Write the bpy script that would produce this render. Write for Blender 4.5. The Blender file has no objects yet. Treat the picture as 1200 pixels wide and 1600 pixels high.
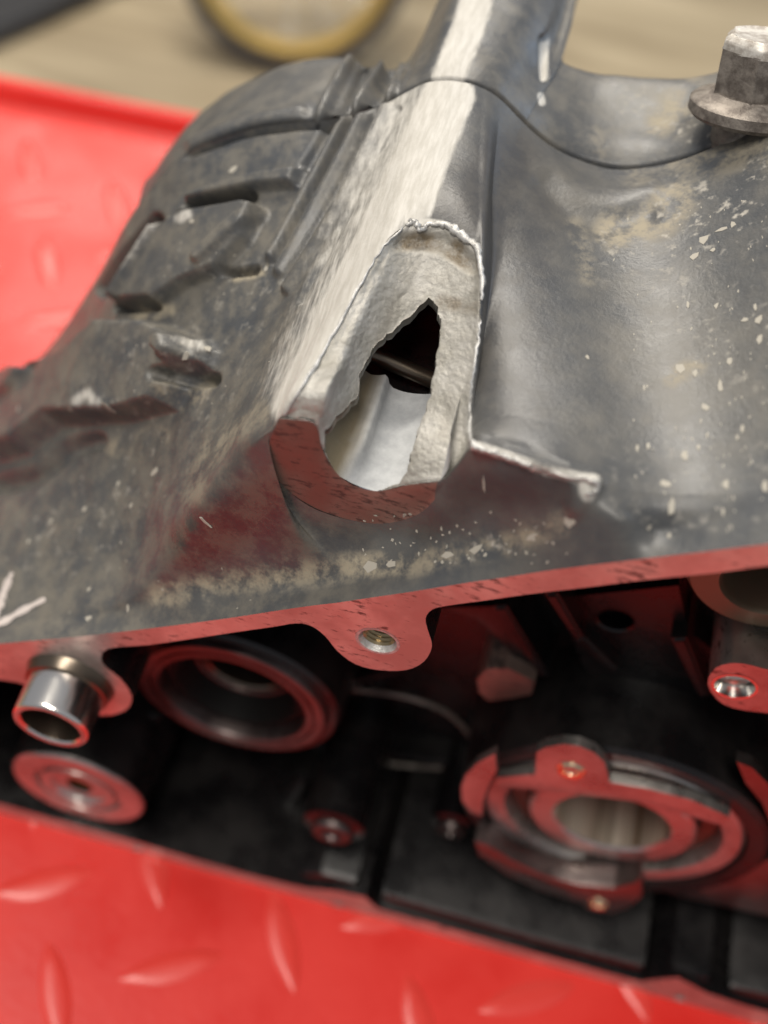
import bpy, bmesh, math, random
import numpy as np
from mathutils import Vector, Matrix
from mathutils.bvhtree import BVHTree
random.seed(7); rng = np.random.RandomState(7)
MM = 0.001
S = bpy.context.scene
COL = S.collection

# ------------------------------------------------------------------ camera
# world axes: X along the flange foot, Y into the casting, Z up from the tray (mm, origin at the front edge)
F = 2000.0                                     # focal length in photo pixels (1200 x 1600)
_n = np.array([-.233, -.767, .597]); _n /= np.linalg.norm(_n)
_w = np.array([0, .64, .77]); _w -= _n * (_w @ _n); _w /= np.linalg.norm(_w)
_u = np.cross(-_n, _w); _a = math.atan2(-26.3, 217.8)
R = np.stack([math.cos(_a) * _u + math.sin(_a) * _w, -_n, -math.sin(_a) * _u + math.cos(_a) * _w])
CAM = np.array([8.33, -129.85, 363.5])
def ray(px, py): return R @ np.array([(px - 600) / F, -(py - 800) / F, -1.0])
def on_y(px, py, y):                           # point of the plane at depth y into the casting, as measured on the photo
    r = ray(px, py); return CAM + r * ((y - CAM[1]) / r[1])
def on_z(px, py, z):
    r = ray(px, py); return CAM + r * ((z - CAM[2]) / r[2])
def proj(P):
    c = (np.asarray(P) - CAM) @ R
    return 600 + F * c[..., 0] / -c[..., 2], 800 - F * c[..., 1] / -c[..., 2]

cam = bpy.data.cameras.new('camera'); cam_o = bpy.data.objects.new('camera', cam); COL.objects.link(cam_o)
M = Matrix([list(R[i]) + [CAM[i] * MM] for i in range(3)] + [[0, 0, 0, 1]])
cam_o.matrix_world = M
cam.sensor_fit = 'VERTICAL'; cam.sensor_height = 24.0; cam.sensor_width = 18.0
cam.lens = 24.0 * F / 1600.0
cam.clip_start = .01; cam.clip_end = 30
cam.dof.use_dof = True; cam.dof.focus_distance = .246; cam.dof.aperture_fstop = 4.9
S.camera = cam_o

# ------------------------------------------------------------------ light: a garage lit by ceiling lamps
wd = bpy.data.worlds.new('World'); S.world = wd; wd.use_nodes = True
wd.node_tree.nodes['Background'].inputs[0].default_value = (.86, .88, .95, 1)
wd.node_tree.nodes['Background'].inputs[1].default_value = .33
def area(name, loc, aim, sx, sy, power, col):
    l = bpy.data.lights.new(name, 'AREA'); l.shape = 'RECTANGLE'; l.size = sx; l.size_y = sy; l.energy = power; l.color = col
    o = bpy.data.objects.new(name, l); COL.objects.link(o); o.location = loc
    o.rotation_euler = (Vector(aim) - Vector(loc)).to_track_quat('-Z', 'Y').to_euler(); return o
area('ceiling_lamp', (-.75, 1.55, 1.45), (0, .1, .1), .9, .16, 15, (1, .93, .82))
area('ceiling_lamp', (-.45, 1.15, 1.65), (0, .1, .1), .9, .16, 20, (1, .93, .82))
area('ceiling_lamp', (-.35, -.32, 1.7), (0, .0, .1), 1.2, .3, 25, (1, .94, .85))
area('cool_fill', (1.7, 1.1, .75), (0, .1, .15), 1.3, 1.3, 20, (.62, .78, 1))  # unseen cool fill, added for the blue sheen right of the ridge
S.view_settings.view_transform = 'Standard'; S.view_settings.look = 'None'
S.view_settings.exposure = 0; S.view_settings.gamma = 1

# ------------------------------------------------------------------ materials
def mat(name, base=(.5, .5, .5), rough=.5, metal=0.0, spec=.5, build=None):
    m = bpy.data.materials.new(name); m.use_nodes = True; nt = m.node_tree; b = nt.nodes['Principled BSDF']
    b.inputs['Base Color'].default_value = (*base, 1); b.inputs['Roughness'].default_value = rough
    b.inputs['Metallic'].default_value = metal; b.inputs['Specular IOR Level'].default_value = spec
    if build: build(nt, b)
    return m
class N:                                       # small node-building helper
    def __init__(s, nt): s.nt = nt; s.tc = nt.nodes.new('ShaderNodeTexCoord').outputs['Object']
    def lk(s, a, b): s.nt.links.new(a, b)
    def mapping(s, scale=(1, 1, 1), rot=(0, 0, 0)):
        m = s.nt.nodes.new('ShaderNodeMapping'); m.inputs['Scale'].default_value = scale; m.inputs['Rotation'].default_value = rot
        s.lk(s.tc, m.inputs[0]); return m.outputs[0]
    def noise(s, scale, detail=4, rough=.6, vec=None, dist=0):
        n = s.nt.nodes.new('ShaderNodeTexNoise'); n.inputs['Scale'].default_value = scale; n.inputs['Detail'].default_value = detail
        n.inputs['Roughness'].default_value = rough; n.inputs['Distortion'].default_value = dist; s.lk(vec or s.tc, n.inputs['Vector']); return n.outputs['Fac']
    def voro(s, scale, vec=None, feat='F1'):
        n = s.nt.nodes.new('ShaderNodeTexVoronoi'); n.feature = feat; n.inputs['Scale'].default_value = scale
        s.lk(vec or s.tc, n.inputs['Vector']); return n.outputs['Distance']
    def attr(s, name):
        n = s.nt.nodes.new('ShaderNodeAttribute'); n.attribute_name = name; return n.outputs['Fac']
    def math(s, op, a, b=None, clamp=False):
        n = s.nt.nodes.new('ShaderNodeMath'); n.operation = op; n.use_clamp = clamp
        for i, v in enumerate((a, b)):
            if v is None: continue
            if isinstance(v, (int, float)): n.inputs[i].default_value = v
            else: s.lk(v, n.inputs[i])
        return n.outputs[0]
    def ramp(s, v, lo, hi, a=0.0, b=1.0):
        n = s.nt.nodes.new('ShaderNodeMapRange'); n.interpolation_type = 'SMOOTHSTEP'
        n.inputs['From Min'].default_value = lo; n.inputs['From Max'].default_value = hi
        n.inputs['To Min'].default_value = a; n.inputs['To Max'].default_value = b; s.lk(v, n.inputs['Value']); return n.outputs[0]
    def mix(s, fac, a, b):
        n = s.nt.nodes.new('ShaderNodeMix'); n.data_type = 'RGBA'
        for k, v in ((0, fac), (6, a), (7, b)):
            if isinstance(v, (tuple, list)): n.inputs[k].default_value = (*v, 1)
            elif isinstance(v, (int, float)): n.inputs[k].default_value = v
            else: s.lk(v, n.inputs[k])
        return n.outputs[2]
    def bump(s, h, strength, dist):
        n = s.nt.nodes.new('ShaderNodeBump'); n.inputs['Strength'].default_value = strength; n.inputs['Distance'].default_value = dist
        s.lk(h, n.inputs['Height']); return n.outputs[0]

def b_case(nt, b):                             # worn dark grey paint with dust and bare metal where rubbed
    k = N(nt)
    big = k.noise(35, 5); mid = k.noise(160, 5, .65); fine = k.noise(900, 4, .7)
    base = k.mix(k.ramp(big, .35, .65), (.056, .060, .066), (.092, .090, .085))
    base = k.mix(k.math('MULTIPLY', k.ramp(mid, .5, .8), .35), base, (.13, .122, .108))
    cl = k.attr('shade_clean'); base = k.mix(cl, base, (.040, .038, .040))  # pocket shade put into the colour, and clean undusted paint by the ridge
    d = k.attr('dust')
    dm = k.math('MULTIPLY', d, k.ramp(k.math('ADD', k.math('MULTIPLY', mid, .75), k.math('MULTIPLY', fine, .25)), .40, .60), True)
    base = k.mix(k.math('MULTIPLY', dm, .8), base, (.36, .31, .22))
    g = k.attr('grit')
    gm = k.math('MULTIPLY', g, k.ramp(k.math('ADD', k.math('MULTIPLY', k.noise(420, 3, .6), .7), k.math('MULTIPLY', k.noise(120, 2), .3)), .54, .68), True)
    base = k.mix(gm, base, (.38, .355, .31))
    w = k.attr('wear')
    st = k.noise(1, 4, .65, k.mapping((900, 130, 900)))
    wm = k.ramp(k.math('ADD', w, k.math('MULTIPLY', k.math('SUBTRACT', k.math('ADD', k.math('MULTIPLY', st, .6), k.math('MULTIPLY', mid, .4)), .5), 1.0)), .22, .82)
    base = k.mix(wm, base, k.mix(k.ramp(st, .3, .7), (.41, .39, .35), (.52, .50, .46)))
    k.lk(base, b.inputs['Base Color'])
    r = k.ramp(mid, .3, .7, .33, .42); r = k.math('ADD', r, k.math('MULTIPLY', k.math('ADD', dm, gm), .3)); r = k.math('ADD', r, k.math('MULTIPLY', wm, .30)); r = k.math('SUBTRACT', r, k.math('MULTIPLY', k.attr('gloss'), .16)); k.lk(r, b.inputs['Roughness'])
    k.lk(k.bump(k.math('ADD', fine, k.math('MULTIPLY', mid, .6)), .22, .0005), b.inputs['Normal'])
case_m = mat('worn_grey_case_paint', spec=.5, build=b_case)

def b_fract(nt, b):                            # grainy broken aluminium
    k = N(nt)
    n1 = k.noise(150, 6, .7); n2 = k.noise(800, 5, .7)
    base = k.mix(k.ramp(n1, .35, .68), (.30, .285, .25), (.54, .53, .50))
    s = k.attr('stain_shade')
    base = k.mix(k.math('MULTIPLY', s, k.ramp(n1, .35, .6), True), base, (.16, .125, .08))
    k.lk(base, b.inputs['Base Color']); b.inputs['Metallic'].default_value = .25
    k.lk(k.ramp(n2, .3, .7, .38, .6), b.inputs['Roughness'])
    k.lk(k.bump(k.math('ADD', k.noise(1500, 3, .6), k.math('MULTIPLY', n2, 1.5)), .45, .0004), b.inputs['Normal'])
fract_m = mat('broken_aluminium', build=b_fract)
def b_chan(nt, b):
    k = N(nt); n1 = k.noise(120, 5, .65); n2 = k.noise(900, 3)
    base = k.mix(k.ramp(n1, .3, .7), (.30, .31, .32), (.46, .47, .475))
    base = k.mix(k.math('MULTIPLY', k.attr('stain_shade'), k.ramp(n1, .25, .5, .75, 1), True), base, (.20, .165, .105))
    k.lk(base, b.inputs['Base Color']); b.inputs['Metallic'].default_value = .15; k.lk(k.bump(n2, .25, .0004), b.inputs['Normal'])
channel_m = mat('smooth_cast_channel', rough=.58, build=b_chan)
def b_bright(nt, b):
    k = N(nt); n2 = k.noise(500, 5, .7)
    k.lk(k.mix(k.ramp(n2, .35, .7), (.38, .37, .35), (.60, .59, .57)), b.inputs['Base Color'])
    b.inputs['Metallic'].default_value = .35; k.lk(k.bump(n2, .5, .0006), b.inputs['Normal'])
bright_m = mat('bright_torn_metal', rough=.42, build=b_bright)

def b_mach(dirty, rough, tint=(.80, .77, .74), metal=.95):
    def f(nt, b):                              # machined gasket face: mirror-like with dark scratches and stains
        k = N(nt)
        sc = k.noise(1, 4, .7, k.mapping((260, 260, 900), (0, .9, 0))); st = k.noise(90, 5, .7)
        m = k.math('MULTIPLY', k.ramp(k.math('ADD', k.math('MULTIPLY', sc, .6), k.math('MULTIPLY', st, .4)), .60 - dirty * .1, .68 - dirty * .1), .85)
        t2 = k.mix(k.ramp(k.noise(45, 4, .65), .35, .65), tuple(c * .72 for c in tint), tuple(min(1, c * 1.18) for c in tint))
        k.lk(k.mix(m, t2, (.07, .055, .05)), b.inputs['Base Color'])
        k.lk(k.ramp(st, .3, .7, rough - .08, rough + .12), b.inputs['Roughness']); b.inputs['Metallic'].default_value = metal
        k.lk(k.bump(k.noise(700, 3), .06, .0004), b.inputs['Normal'])
    return f
flange_m = mat('machined_flange_metal', build=b_mach(.7, .36, (.58, .52, .47), .64))
ringface_m = mat('machined_ring_metal', build=b_mach(.4, .32, (.50, .47, .44), .85))
endface_m = mat('stained_end_metal', build=b_mach(.9, .48, (.24, .165, .135), .45))
dimring_m = mat('dark_ring_metal', build=b_mach(.5, .34, (.24, .20, .19)))  # darker tint of the ring metal
shade_m = mat('shaded_ring_metal', build=b_mach(.6, .38, (.16, .13, .125)))  # darker ring copy: the left bearing's shade put into the tint
chrome_m = mat('polished_steel', (.82, .79, .74), .2, 1.0)
def b_bore(nt, b):
    k = N(nt); st = k.noise(1, 3, .6, k.mapping((110, 3, 60)))  # axial streaks paint reflections of the surroundings into the bore colour
    k.lk(k.mix(k.ramp(st, .36, .56), (.20, .15, .09), (.88, .82, .68)), b.inputs['Base Color'])
bore_m = mat('streak_reflection_steel', rough=.34, metal=.7, build=b_bore)
brass_m = mat('brassy_steel', (.78, .66, .44), .22, 1.0)
darkmetal_m = mat('dark_oily_steel', (.16, .13, .10), .28, .9)
def b_black(nt, b):
    k = N(nt); n1 = k.noise(60, 5, .65); n2 = k.noise(500, 4)
    k.lk(k.mix(k.ramp(n1, .4, .7), (.005, .0045, .005), (.014, .012, .0115)), b.inputs['Base Color'])
    k.lk(k.ramp(n1, .3, .7, .20, .36), b.inputs['Roughness']); k.lk(k.bump(n2, .18, .0006), b.inputs['Normal'])
black_m = mat('oily_black_paint', build=b_black)
def b_satin(nt, b):
    k = N(nt); n1 = k.noise(70, 5, .65); n2 = k.noise(600, 4)
    k.lk(k.mix(k.ramp(n1, .35, .7), (.007, .0065, .007), (.018, .016, .0155)), b.inputs['Base Color'])
    k.lk(k.ramp(n1, .3, .7, .24, .42), b.inputs['Roughness']); k.lk(k.bump(n2, .25, .0006), b.inputs['Normal'])
satin_m = mat('satin_dark_paint', build=b_satin, spec=.4)
def b_tray(nt, b):
    k = N(nt); n1 = k.noise(22, 4); n2 = k.noise(300, 4)
    k.lk(k.mix(k.ramp(n1, .3, .7), (.68, .027, .021), (.75, .038, .028)), b.inputs['Base Color'])
    k.lk(k.ramp(n1, .3, .7, .24, .46), b.inputs['Roughness']); k.lk(k.bump(n2, .10, .0008), b.inputs['Normal'])
tray_m = mat('red_gloss_paint', build=b_tray, spec=.25)
lug_m = mat('glint_red_paint', (.76, .055, .042), .30, spec=.5)  # slightly paler red paints lamp glints into the lug colour
def b_floor(nt, b):
    k = N(nt); v = k.mapping((2.2, 14, 1), (0, 0, .35)); n1 = k.noise(1, 5, .6, v); n2 = k.noise(3, 2)
    n3 = k.noise(1, 2, .5, k.mapping((.6, 9, 1), (0, 0, .35))); n1 = k.math('SUBTRACT', n1, k.ramp(k.math('ABSOLUTE', k.math('SUBTRACT', n3, .5)), 0, .02, .25, 0)); c = k.mix(k.ramp(n1, .3, .7), (.27, .21, .125), (.45, .365, .235)); k.lk(c, b.inputs['Base Color'])
floor_m = mat('tan_wood_floor', rough=.55, build=b_floor)
gold_m = mat('gold_metal', (.78, .53, .15), .36, .85)
rubber_m = mat('black_rubber', (.035, .03, .026), .6)
darkslab_m = mat('black_plastic', (.02, .019, .02), .5)
def b_rust(nt, b):
    k = N(nt); n1 = k.noise(260, 5, .7)
    k.lk(k.mix(k.ramp(n1, .35, .65), (.13, .11, .095), (.30, .265, .23)), b.inputs['Base Color']); b.inputs['Metallic'].default_value = .5
    k.lk(k.bump(n1, .5, .0008), b.inputs['Normal'])
rust_m = mat('rusty_steel', rough=.5, build=b_rust)
def b_pale(nt, b):
    k = N(nt); n1 = k.noise(300, 5, .7)
    k.lk(k.mix(k.ramp(n1, .35, .6), (.34, .30, .26), (.62, .59, .54)), b.inputs['Base Color'])
pale_m = mat('pale_steel', rough=.5, metal=.3, build=b_pale)  # paler steel for the top of the bolt head
chip_m = mat('pale_grit', (.36, .335, .285), .7)
mark_m = mat('white_paint_mark', (.52, .46, .43), .6)

# ------------------------------------------------------------------ mesh helpers (mm in, metres out)
def mesh_obj(name, verts, faces, m, parent=None, smooth=True, attrs=None):
    me = bpy.data.meshes.new(name); me.from_pydata([tuple(float(c) * MM for c in v) for v in verts], [], faces)
    for a, vals in (attrs or {}).items():
        at = me.attributes.new(a, 'FLOAT', 'POINT'); at.data.foreach_set('value', np.asarray(vals, dtype=np.float32))
    if smooth: me.polygons.foreach_set('use_smooth', [True] * len(me.polygons))
    me.materials.append(m); me.update()
    o = bpy.data.objects.new(name, me); COL.objects.link(o)
    if parent is not None: o.parent = parent
    return o
def bm_obj(name, bm, m, parent=None, smooth=True, sharp=40):
    bmesh.ops.recalc_face_normals(bm, faces=bm.faces)
    for v in bm.verts: v.co *= MM
    me = bpy.data.meshes.new(name); bm.to_mesh(me); bm.free()
    if smooth:
        me.polygons.foreach_set('use_smooth', [True] * len(me.polygons)); me.set_sharp_from_angle(angle=math.radians(sharp))
    me.materials.append(m); o = bpy.data.objects.new(name, me); COL.objects.link(o)
    if parent is not None: o.parent = parent
    return o
def empty(name, loc, label, cat, group=None):
    o = bpy.data.objects.new(name, None); o.empty_display_size = .02; COL.objects.link(o)
    o['label'] = label; o['category'] = cat
    if group: o['group'] = group
    return o
def lathe_bm(bm, prof, cx, cz, seg=72, axis=None, org=None, ph=0.0):
    """profile of (radius, depth) turned about an axis parallel to Y through (cx, cz), or about a given axis"""
    if axis is None: A = np.array([0, 1., 0]); O = np.array([cx, 0, cz])
    else: A = np.asarray(axis, float); A /= np.linalg.norm(A); O = np.asarray(org, float)
    t = np.array([1., 0, 0]) if abs(A[0]) < .9 else np.array([0, 0, 1.])
    U = np.cross(A, t); U /= np.linalg.norm(U); V = np.cross(A, U); rows = []
    for r, d in prof:
        rows.append([bm.verts.new(tuple(O + A * d + r * (math.cos(ph + 2 * math.pi * i / seg) * U + math.sin(ph + 2 * math.pi * i / seg) * V))) for i in range(seg)])
    for a, b in zip(rows, rows[1:]):
        for i in range(seg):
            j = (i + 1) % seg; bm.faces.new((a[i], a[j], b[j], b[i]))
    return rows
def lathe(name, prof, cx, cz, m, parent, seg=72, closed=False, axis=None, org=None, sharp=35):
    bm = bmesh.new(); rows = lathe_bm(bm, prof, cx, cz, seg, axis, org)
    if closed:
        for i in range(seg):
            j = (i + 1) % seg; bm.faces.new((rows[-1][i], rows[-1][j], rows[0][j], rows[0][i]))
    return bm_obj(name, bm, m, parent, sharp=sharp)
def plate(name, px, y, depth, m, parent, holes=(), bevel=.35):
    """flat plate whose outline was measured on the plane at depth y"""
    bm = bmesh.new(); vs = [bm.verts.new(tuple(on_y(a, b, y))) for a, b in px]
    f = bm.faces.new(vs); r = bmesh.ops.extrude_face_region(bm, geom=[f])
    for v in [g for g in r['geom'] if isinstance(g, bmesh.types.BMVert)]: v.co.y += depth
    bmesh.ops.recalc_face_normals(bm, faces=bm.faces)
    fe = [e for e in bm.edges if all(abs(v.co.y - y) < 1e-4 for v in e.verts)]
    bmesh.ops.bevel(bm, geom=fe, offset=bevel, segments=2, profile=.6, affect='EDGES')
    return bm_obj(name, bm, m, parent, sharp=30)
def smooth_poly(pts, n=4, closed=True):
    P = np.asarray(pts, float); out = []; L = len(P)
    for i in range(L if closed else L - 1):
        p0, p1, p2, p3 = (P[(i + k) % L] if closed else P[min(max(i + k, 0), L - 1)] for k in (-1, 0, 1, 2))
        for t in np.arange(n) / n:
            out.append(.5 * ((2 * p1) + (-p0 + p2) * t + (2 * p0 - 5 * p1 + 4 * p2 - p3) * t * t + (-p0 + 3 * p1 - 3 * p2 + p3) * t ** 3))
    if not closed: out.append(P[-1])
    return [tuple(o) for o in out]
def tube(name, pts, rad, m, parent, seg=8, jag=0.0):
    P = np.asarray(pts, float); bm = bmesh.new(); rows = []
    for i, p in enumerate(P):
        t = P[min(i + 1, len(P) - 1)] - P[max(i - 1, 0)]; t /= np.linalg.norm(t)
        u = np.cross(t, (0.3, .2, 1)); u /= np.linalg.norm(u); v = np.cross(t, u)
        r = (rad[i] if hasattr(rad, '__len__') else rad)
        rows.append([bm.verts.new(tuple(p + r * (1 + jag * rng.uniform(-1, 1)) * (math.cos(k * 2 * math.pi / seg) * u + math.sin(k * 2 * math.pi / seg) * v))) for k in range(seg)])
    for a, b in zip(rows, rows[1:]):
        for k in range(seg): bm.faces.new((a[k], a[(k + 1) % seg], b[(k + 1) % seg], b[k]))
    bm.faces.new(rows[0]); bm.faces.new(rows[-1])
    return bm_obj(name, bm, m, parent, sharp=60)
def inside(poly, x, y):
    P = np.asarray(poly, float); r = np.zeros(np.shape(x), bool); j = len(P) - 1
    for i in range(len(P)):
        xi, yi = P[i]; xj, yj = P[j]
        with np.errstate(divide='ignore', invalid='ignore'):
            c = ((yi > y) != (yj > y)) & (x < (xj - xi) * (y - yi) / (yj - yi + 1e-12) + xi)
        r ^= c; j = i
    return r
def seg_dist(path, x, y):
    P = np.asarray(path, float); best = np.full(np.shape(x), 1e9)
    for a, b in zip(P, P[1:]):
        d = b - a; t = np.clip(((x - a[0]) * d[0] + (y - a[1]) * d[1]) / (d @ d + 1e-9), 0, 1)
        best = np.minimum(best, np.hypot(x - a[0] - t * d[0], y - a[1] - t * d[1]))
    return best
def sstep(a, b, x):
    t = np.clip((x - a) / (b - a), 0, 1); return t * t * (3 - 2 * t)
def vnoise(p, s, seed=0):                      # smooth value noise on points
    q = np.asarray(p) / s; i = np.floor(q).astype(int); f = q - i; f = f * f * (3 - 2 * f); out = 0
    for dx in (0, 1):
        for dy in (0, 1):
            for dz in (0, 1):
                h = (i[..., 0] + dx) * 374761393 + (i[..., 1] + dy) * 668265263 + (i[..., 2] + dz) * 1274126177 + seed * 97531
                h = (h ^ (h >> 13)) * 1274126177 & 0x7fffffff
                v = ((h ^ (h >> 16)) & 0xffff) / 65535.
                out = out + v * (f[..., 0] if dx else 1 - f[..., 0]) * (f[..., 1] if dy else 1 - f[..., 1]) * (f[..., 2] if dz else 1 - f[..., 2])
    return out
def hermite(P, counts):
    """interpolate control points along axis 0 with chord-length cubic curves"""
    d = np.linalg.norm(np.diff(P, axis=0), axis=2).mean(axis=1); t = np.concatenate([[0], np.cumsum(np.maximum(d, 1e-3))])
    sl = np.diff(P, axis=0) / np.diff(t)[:, None, None]; T = np.empty_like(P); T[0] = sl[0]; T[-1] = sl[-1]
    for i in range(1, len(P) - 1):
        a, b = t[i] - t[i - 1], t[i + 1] - t[i]; T[i] = (sl[i - 1] * b + sl[i] * a) / (a + b)
    out = []
    for i, n in enumerate(counts):
        h = t[i + 1] - t[i]
        for s in np.arange(n) / n:
            out.append((2 * s**3 - 3 * s**2 + 1) * P[i] + (s**3 - 2 * s**2 + s) * h * T[i] + (-2 * s**3 + 3 * s**2) * P[i + 1] + (s**3 - s**2) * h * T[i + 1])
    out.append(P[-1]); return np.array(out)

# ================================================================== SETTING: floor
floor = mesh_obj('floor', [(-6000, -3000, -300), (6000, -3000, -300), (6000, 9000, -300), (-6000, 9000, -300)], [(0, 1, 2, 3)], floor_m)
floor['kind'] = 'structure'

# ================================================================== TRAY
tray = empty('tray', (0, 0, 0), 'glossy red tread-plate metal tray under the broken engine casting', 'tray')
e0 = on_z(0, 124, 10.5); e1 = on_z(310, 184, 10.5); ed = (e1 - e0)[:2]; ed /= np.linalg.norm(ed); en = np.array([-ed[1], ed[0]])
def tp(s, t, z): q = e0[:2] + ed * s + en * t; return (q[0], q[1], z)
prof = [(-620, 0), (-9, 0), (-6, .6), (-4, 2.5), (-2.5, 7), (-1.5, 9.5), (1, 10.5), (3.5, 9.5), (4.5, 7), (4.5, -25)]
ss = np.linspace(-60, 560, 24)
vs = [tp(s, t, z) for s in ss for t, z in prof]; k = len(prof)
o = mesh_obj('tray_sheet', vs, [(i * k + j, i * k + j + 1, (i + 1) * k + j + 1, (i + 1) * k + j) for i in range(len(ss) - 1) for j in range(k - 1)], tray_m, tray)
# tread lugs: almond bumps, alternating direction on a square lattice
def lug_mesh():
    L, W, Hh = 15.0, 4.4, .85; nu, nv = 14, 7; V = []; Fc = []
    for i in range(nu + 1):
        u = -1 + 2 * i / nu; w = max(1 - u * u, 0) ** .8
        for j in range(nv + 1):
            v = -1 + 2 * j / nv; V.append((u * L, v * W * w, Hh * (1 - abs(v) ** 2.6) * min(1, 3.0 * (1 - abs(u))) - .05))
    for i in range(nu):
        for j in range(nv):
            q = i * (nv + 1) + j; Fc.append((q, q + nv + 1, q + nv + 2, q + 1))
    me = bpy.data.meshes.new('tread_lug'); me.from_pydata([tuple(c * MM for c in v) for v in V], [], Fc)
    me.polygons.foreach_set('use_smooth', [True] * len(me.polygons)); me.materials.append(lug_m); return me
lugm = lug_mesh(); ang = math.radians(29); pa = np.array([math.cos(ang), math.sin(ang)]); pb = np.array([-pa[1], pa[0]]); pitch = 31.5
for i in range(-14, 16):
    for j in range(-8, 18):
        q = np.array([-35.6, -28.9]) + pa * pitch * i + pb * pitch * j
        px, py = proj(np.array([q[0], q[1], 0])); rel = q - e0[:2]
        if rel @ en > -24 or rel @ ed < -30 or rel @ ed > 520: continue
        seen = -60 < px < 1260 and -60 < py < 1660 and not (200 < px and 500 < py < 1300)
        mirrored = -130 < q[0] < 140 and -330 < q[1] < 5
        if not (seen or mirrored): continue
        lg = bpy.data.objects.new('tread_lug', lugm); COL.objects.link(lg); lg.parent = tray
        lg.location = (q[0] * MM, q[1] * MM, 0); lg.rotation_euler = (0, 0, ang + (math.pi / 2 if (i + j) % 2 else 0))

# ================================================================== CASTING
case = empty('engine_crankcase', (0, 0, 0), 'dark grey motorcycle crankcase half with a broken-open tubular boss, standing on the red tray', 'engine part')

# -------- outer wall: a control net measured at known depths (y) of the casting
SY = 100.0
def Y(px, py, y): return on_y(px, py, y)
def Zc(px, py, z): return on_z(px, py, z)
cols = [
 # A(flange)     B                    C                    D                     S(seam)     E(px,py) or None
 [(-300,1036), (-300,1012,4), (-300,992,8), (-300,965,14), (-60,640), None],
 [(-130,1022), (-130,1000,4), (-130,980,8), (-130,950,14), (60,560), None],
 [(0,1006),    (0,985,4),     (5,965,8),    (8,930,14),    (150,435), None],
 [(100,997),   (100,975,4),   (106,950,8),  (115,910,14),  (212,325), None],
 [(200,986),   (198,958,4),   (205,920,8),  (212,878,14),  (300,236), None],
 [(290,975),   (280,930,5),   (262,872,9),  (258,838,13),  (400,200), None],
 [(370,964),   (356,918,6),   (330,797,10), (320,772,12),  (532,184), None],
 [(440,953),   (420,908,6),   (388,730,12), (375,702,14),  (600,163), None],
 [(490,946),   (475,903,6),   (419,692,12), (424,668,13),  (641,141), None],
 [(525,942),   (520,898,6),   (428,740,12), (452,655,12.6),(672,128), (600,374)],
 [(545,939),   (540,896,6),   (452,768,12), (492,664,12.6),(690,126), (625,354)],
 [(565,936),   (563,893,6),   (490,793,12), (504,703,12.6),(705,126), (650,344)],
 [(592,932),   (592,889,6),   (545,812,12), (533,746,12.6),(720,128), (680,345)],
 [(627,927),   (630,882,6),   (600,818,12), (584,767,12.6),(736,131), (714,362)],
 [(665,921),   (667,872,6),   (650,805,12), (640,757,12.6),(752,137), (740,388)],
 [(702,915),   (705,862,6),   (684,775,12), (690,750,12.6),(771,147), (756,424)],
 [(740,909),   (745,852,6),   (712,737,12), (716,722,13),  (791,164), None],
 [(776,904),   (785,842,6),   (745,704,12), (745,690,13),  (812,186), None],
 [(815,898),   (825,832,5),   (795,719,11), (795,705,12),  (832,205), None],
 [(860,891),   (868,822,4),   (850,736,9),  (850,722,10),  (855,224), None],
 [(915,884),   (915,808,4),   (905,752,7),  (905,740,8),   (886,242), None],
 [(965,878),   (962,805,4),   (950,764,7),  (950,750,9),   (925,257), None],
 [(1030,870),  None, None, None, (975,265), None],
 [(1110,861),  None, None, None, (1050,254), None],
 [(1200,850),  None, None, None, (1120,228), None],
 [(1300,838),  None, None, None, (1200,190), None],
 [(1450,822),  None, None, None, (1330,130), None],
]
net = []; seam = []
for A, B, C, D, Sp, E in cols:
    pA = Y(*A, 0); pS = Y(*Sp, SY); seam.append(pS)
    if B is None:
        pB, pC, pD = (pA + (pS - pA) * t for t in (.05, .10, .15))
    else: pB, pC, pD = Y(*B), Y(*C), Y(*D)
    if E is not None:
        pE = Zc(E[0], E[1], pS[2] - 1.0)
        m1, m2 = pD + (pE - pD) * .35, pD + (pE - pD) * .68
    else:
        m1, m2, pE = (pD + (pS - pD) * t for t in (.18, .34, .50))
    g = pE + (pS - pE) * .5
    net.append([pA, pB, pC, pD, m1, m2, pE, g, pS])
net = np.array(net)                             # column, row, xyz
ci = {i: c for i, c in enumerate(cols)}
def z_on(c, r, px, py, dz=0): net[c, r] = Zc(px, py, net[c, r, 2] + dz)
# right edge of the broken opening bulges outwards; valley beside it
z_on(15, 4, 728, 655); z_on(15, 5, 746, 540)
z_on(16, 4, 742, 640); z_on(16, 5, 757, 535); z_on(16, 6, 772, 425)
P = hermite(net.transpose(1, 0, 2), [5, 9, 8, 92, 66, 60, 62, 84])       # rows first
P = hermite(P.transpose(1, 0, 2), [28] * 9 + [26] * 8 + [14] * 9).transpose(1, 0, 2)
nr, nc = P.shape[:2]; rD, rE = 22, 22 + 218; rC = 14
cA, cB = 9 * 28, 9 * 28 + 6 * 26
kv = np.zeros((nr, nc)); kc = np.arange(nc)[None] - (cB + 26); kv = np.clip((kc + 8) / 14., 0, 1) * np.clip((150 - kc) / 60., 0, 1) * np.clip((np.arange(nr)[:, None] - np.where(kc > 64, rC - 9, rD + 16)) / np.where(kc > 64, 10., 40.), 0, 1) * np.clip((nr - 1 - np.arange(nr)[:, None]) / 40., 0, 1)
for _ in range(420):
    Q = P.copy(); Q[:, 1:-1] = (P[:, :-2] + P[:, 2:]) / 2; P = P + (Q - P) * kv[..., None] * .9                # boss columns
def normals(P):
    du = np.gradient(P, axis=1); dv = np.gradient(P, axis=0); n = np.cross(du, dv); n /= np.linalg.norm(n, axis=2)[..., None] + 1e-12; return n
NRM = normals(P)
if NRM[nr // 2, nc - 60, 2] < 0: NRM = -NRM
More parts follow.
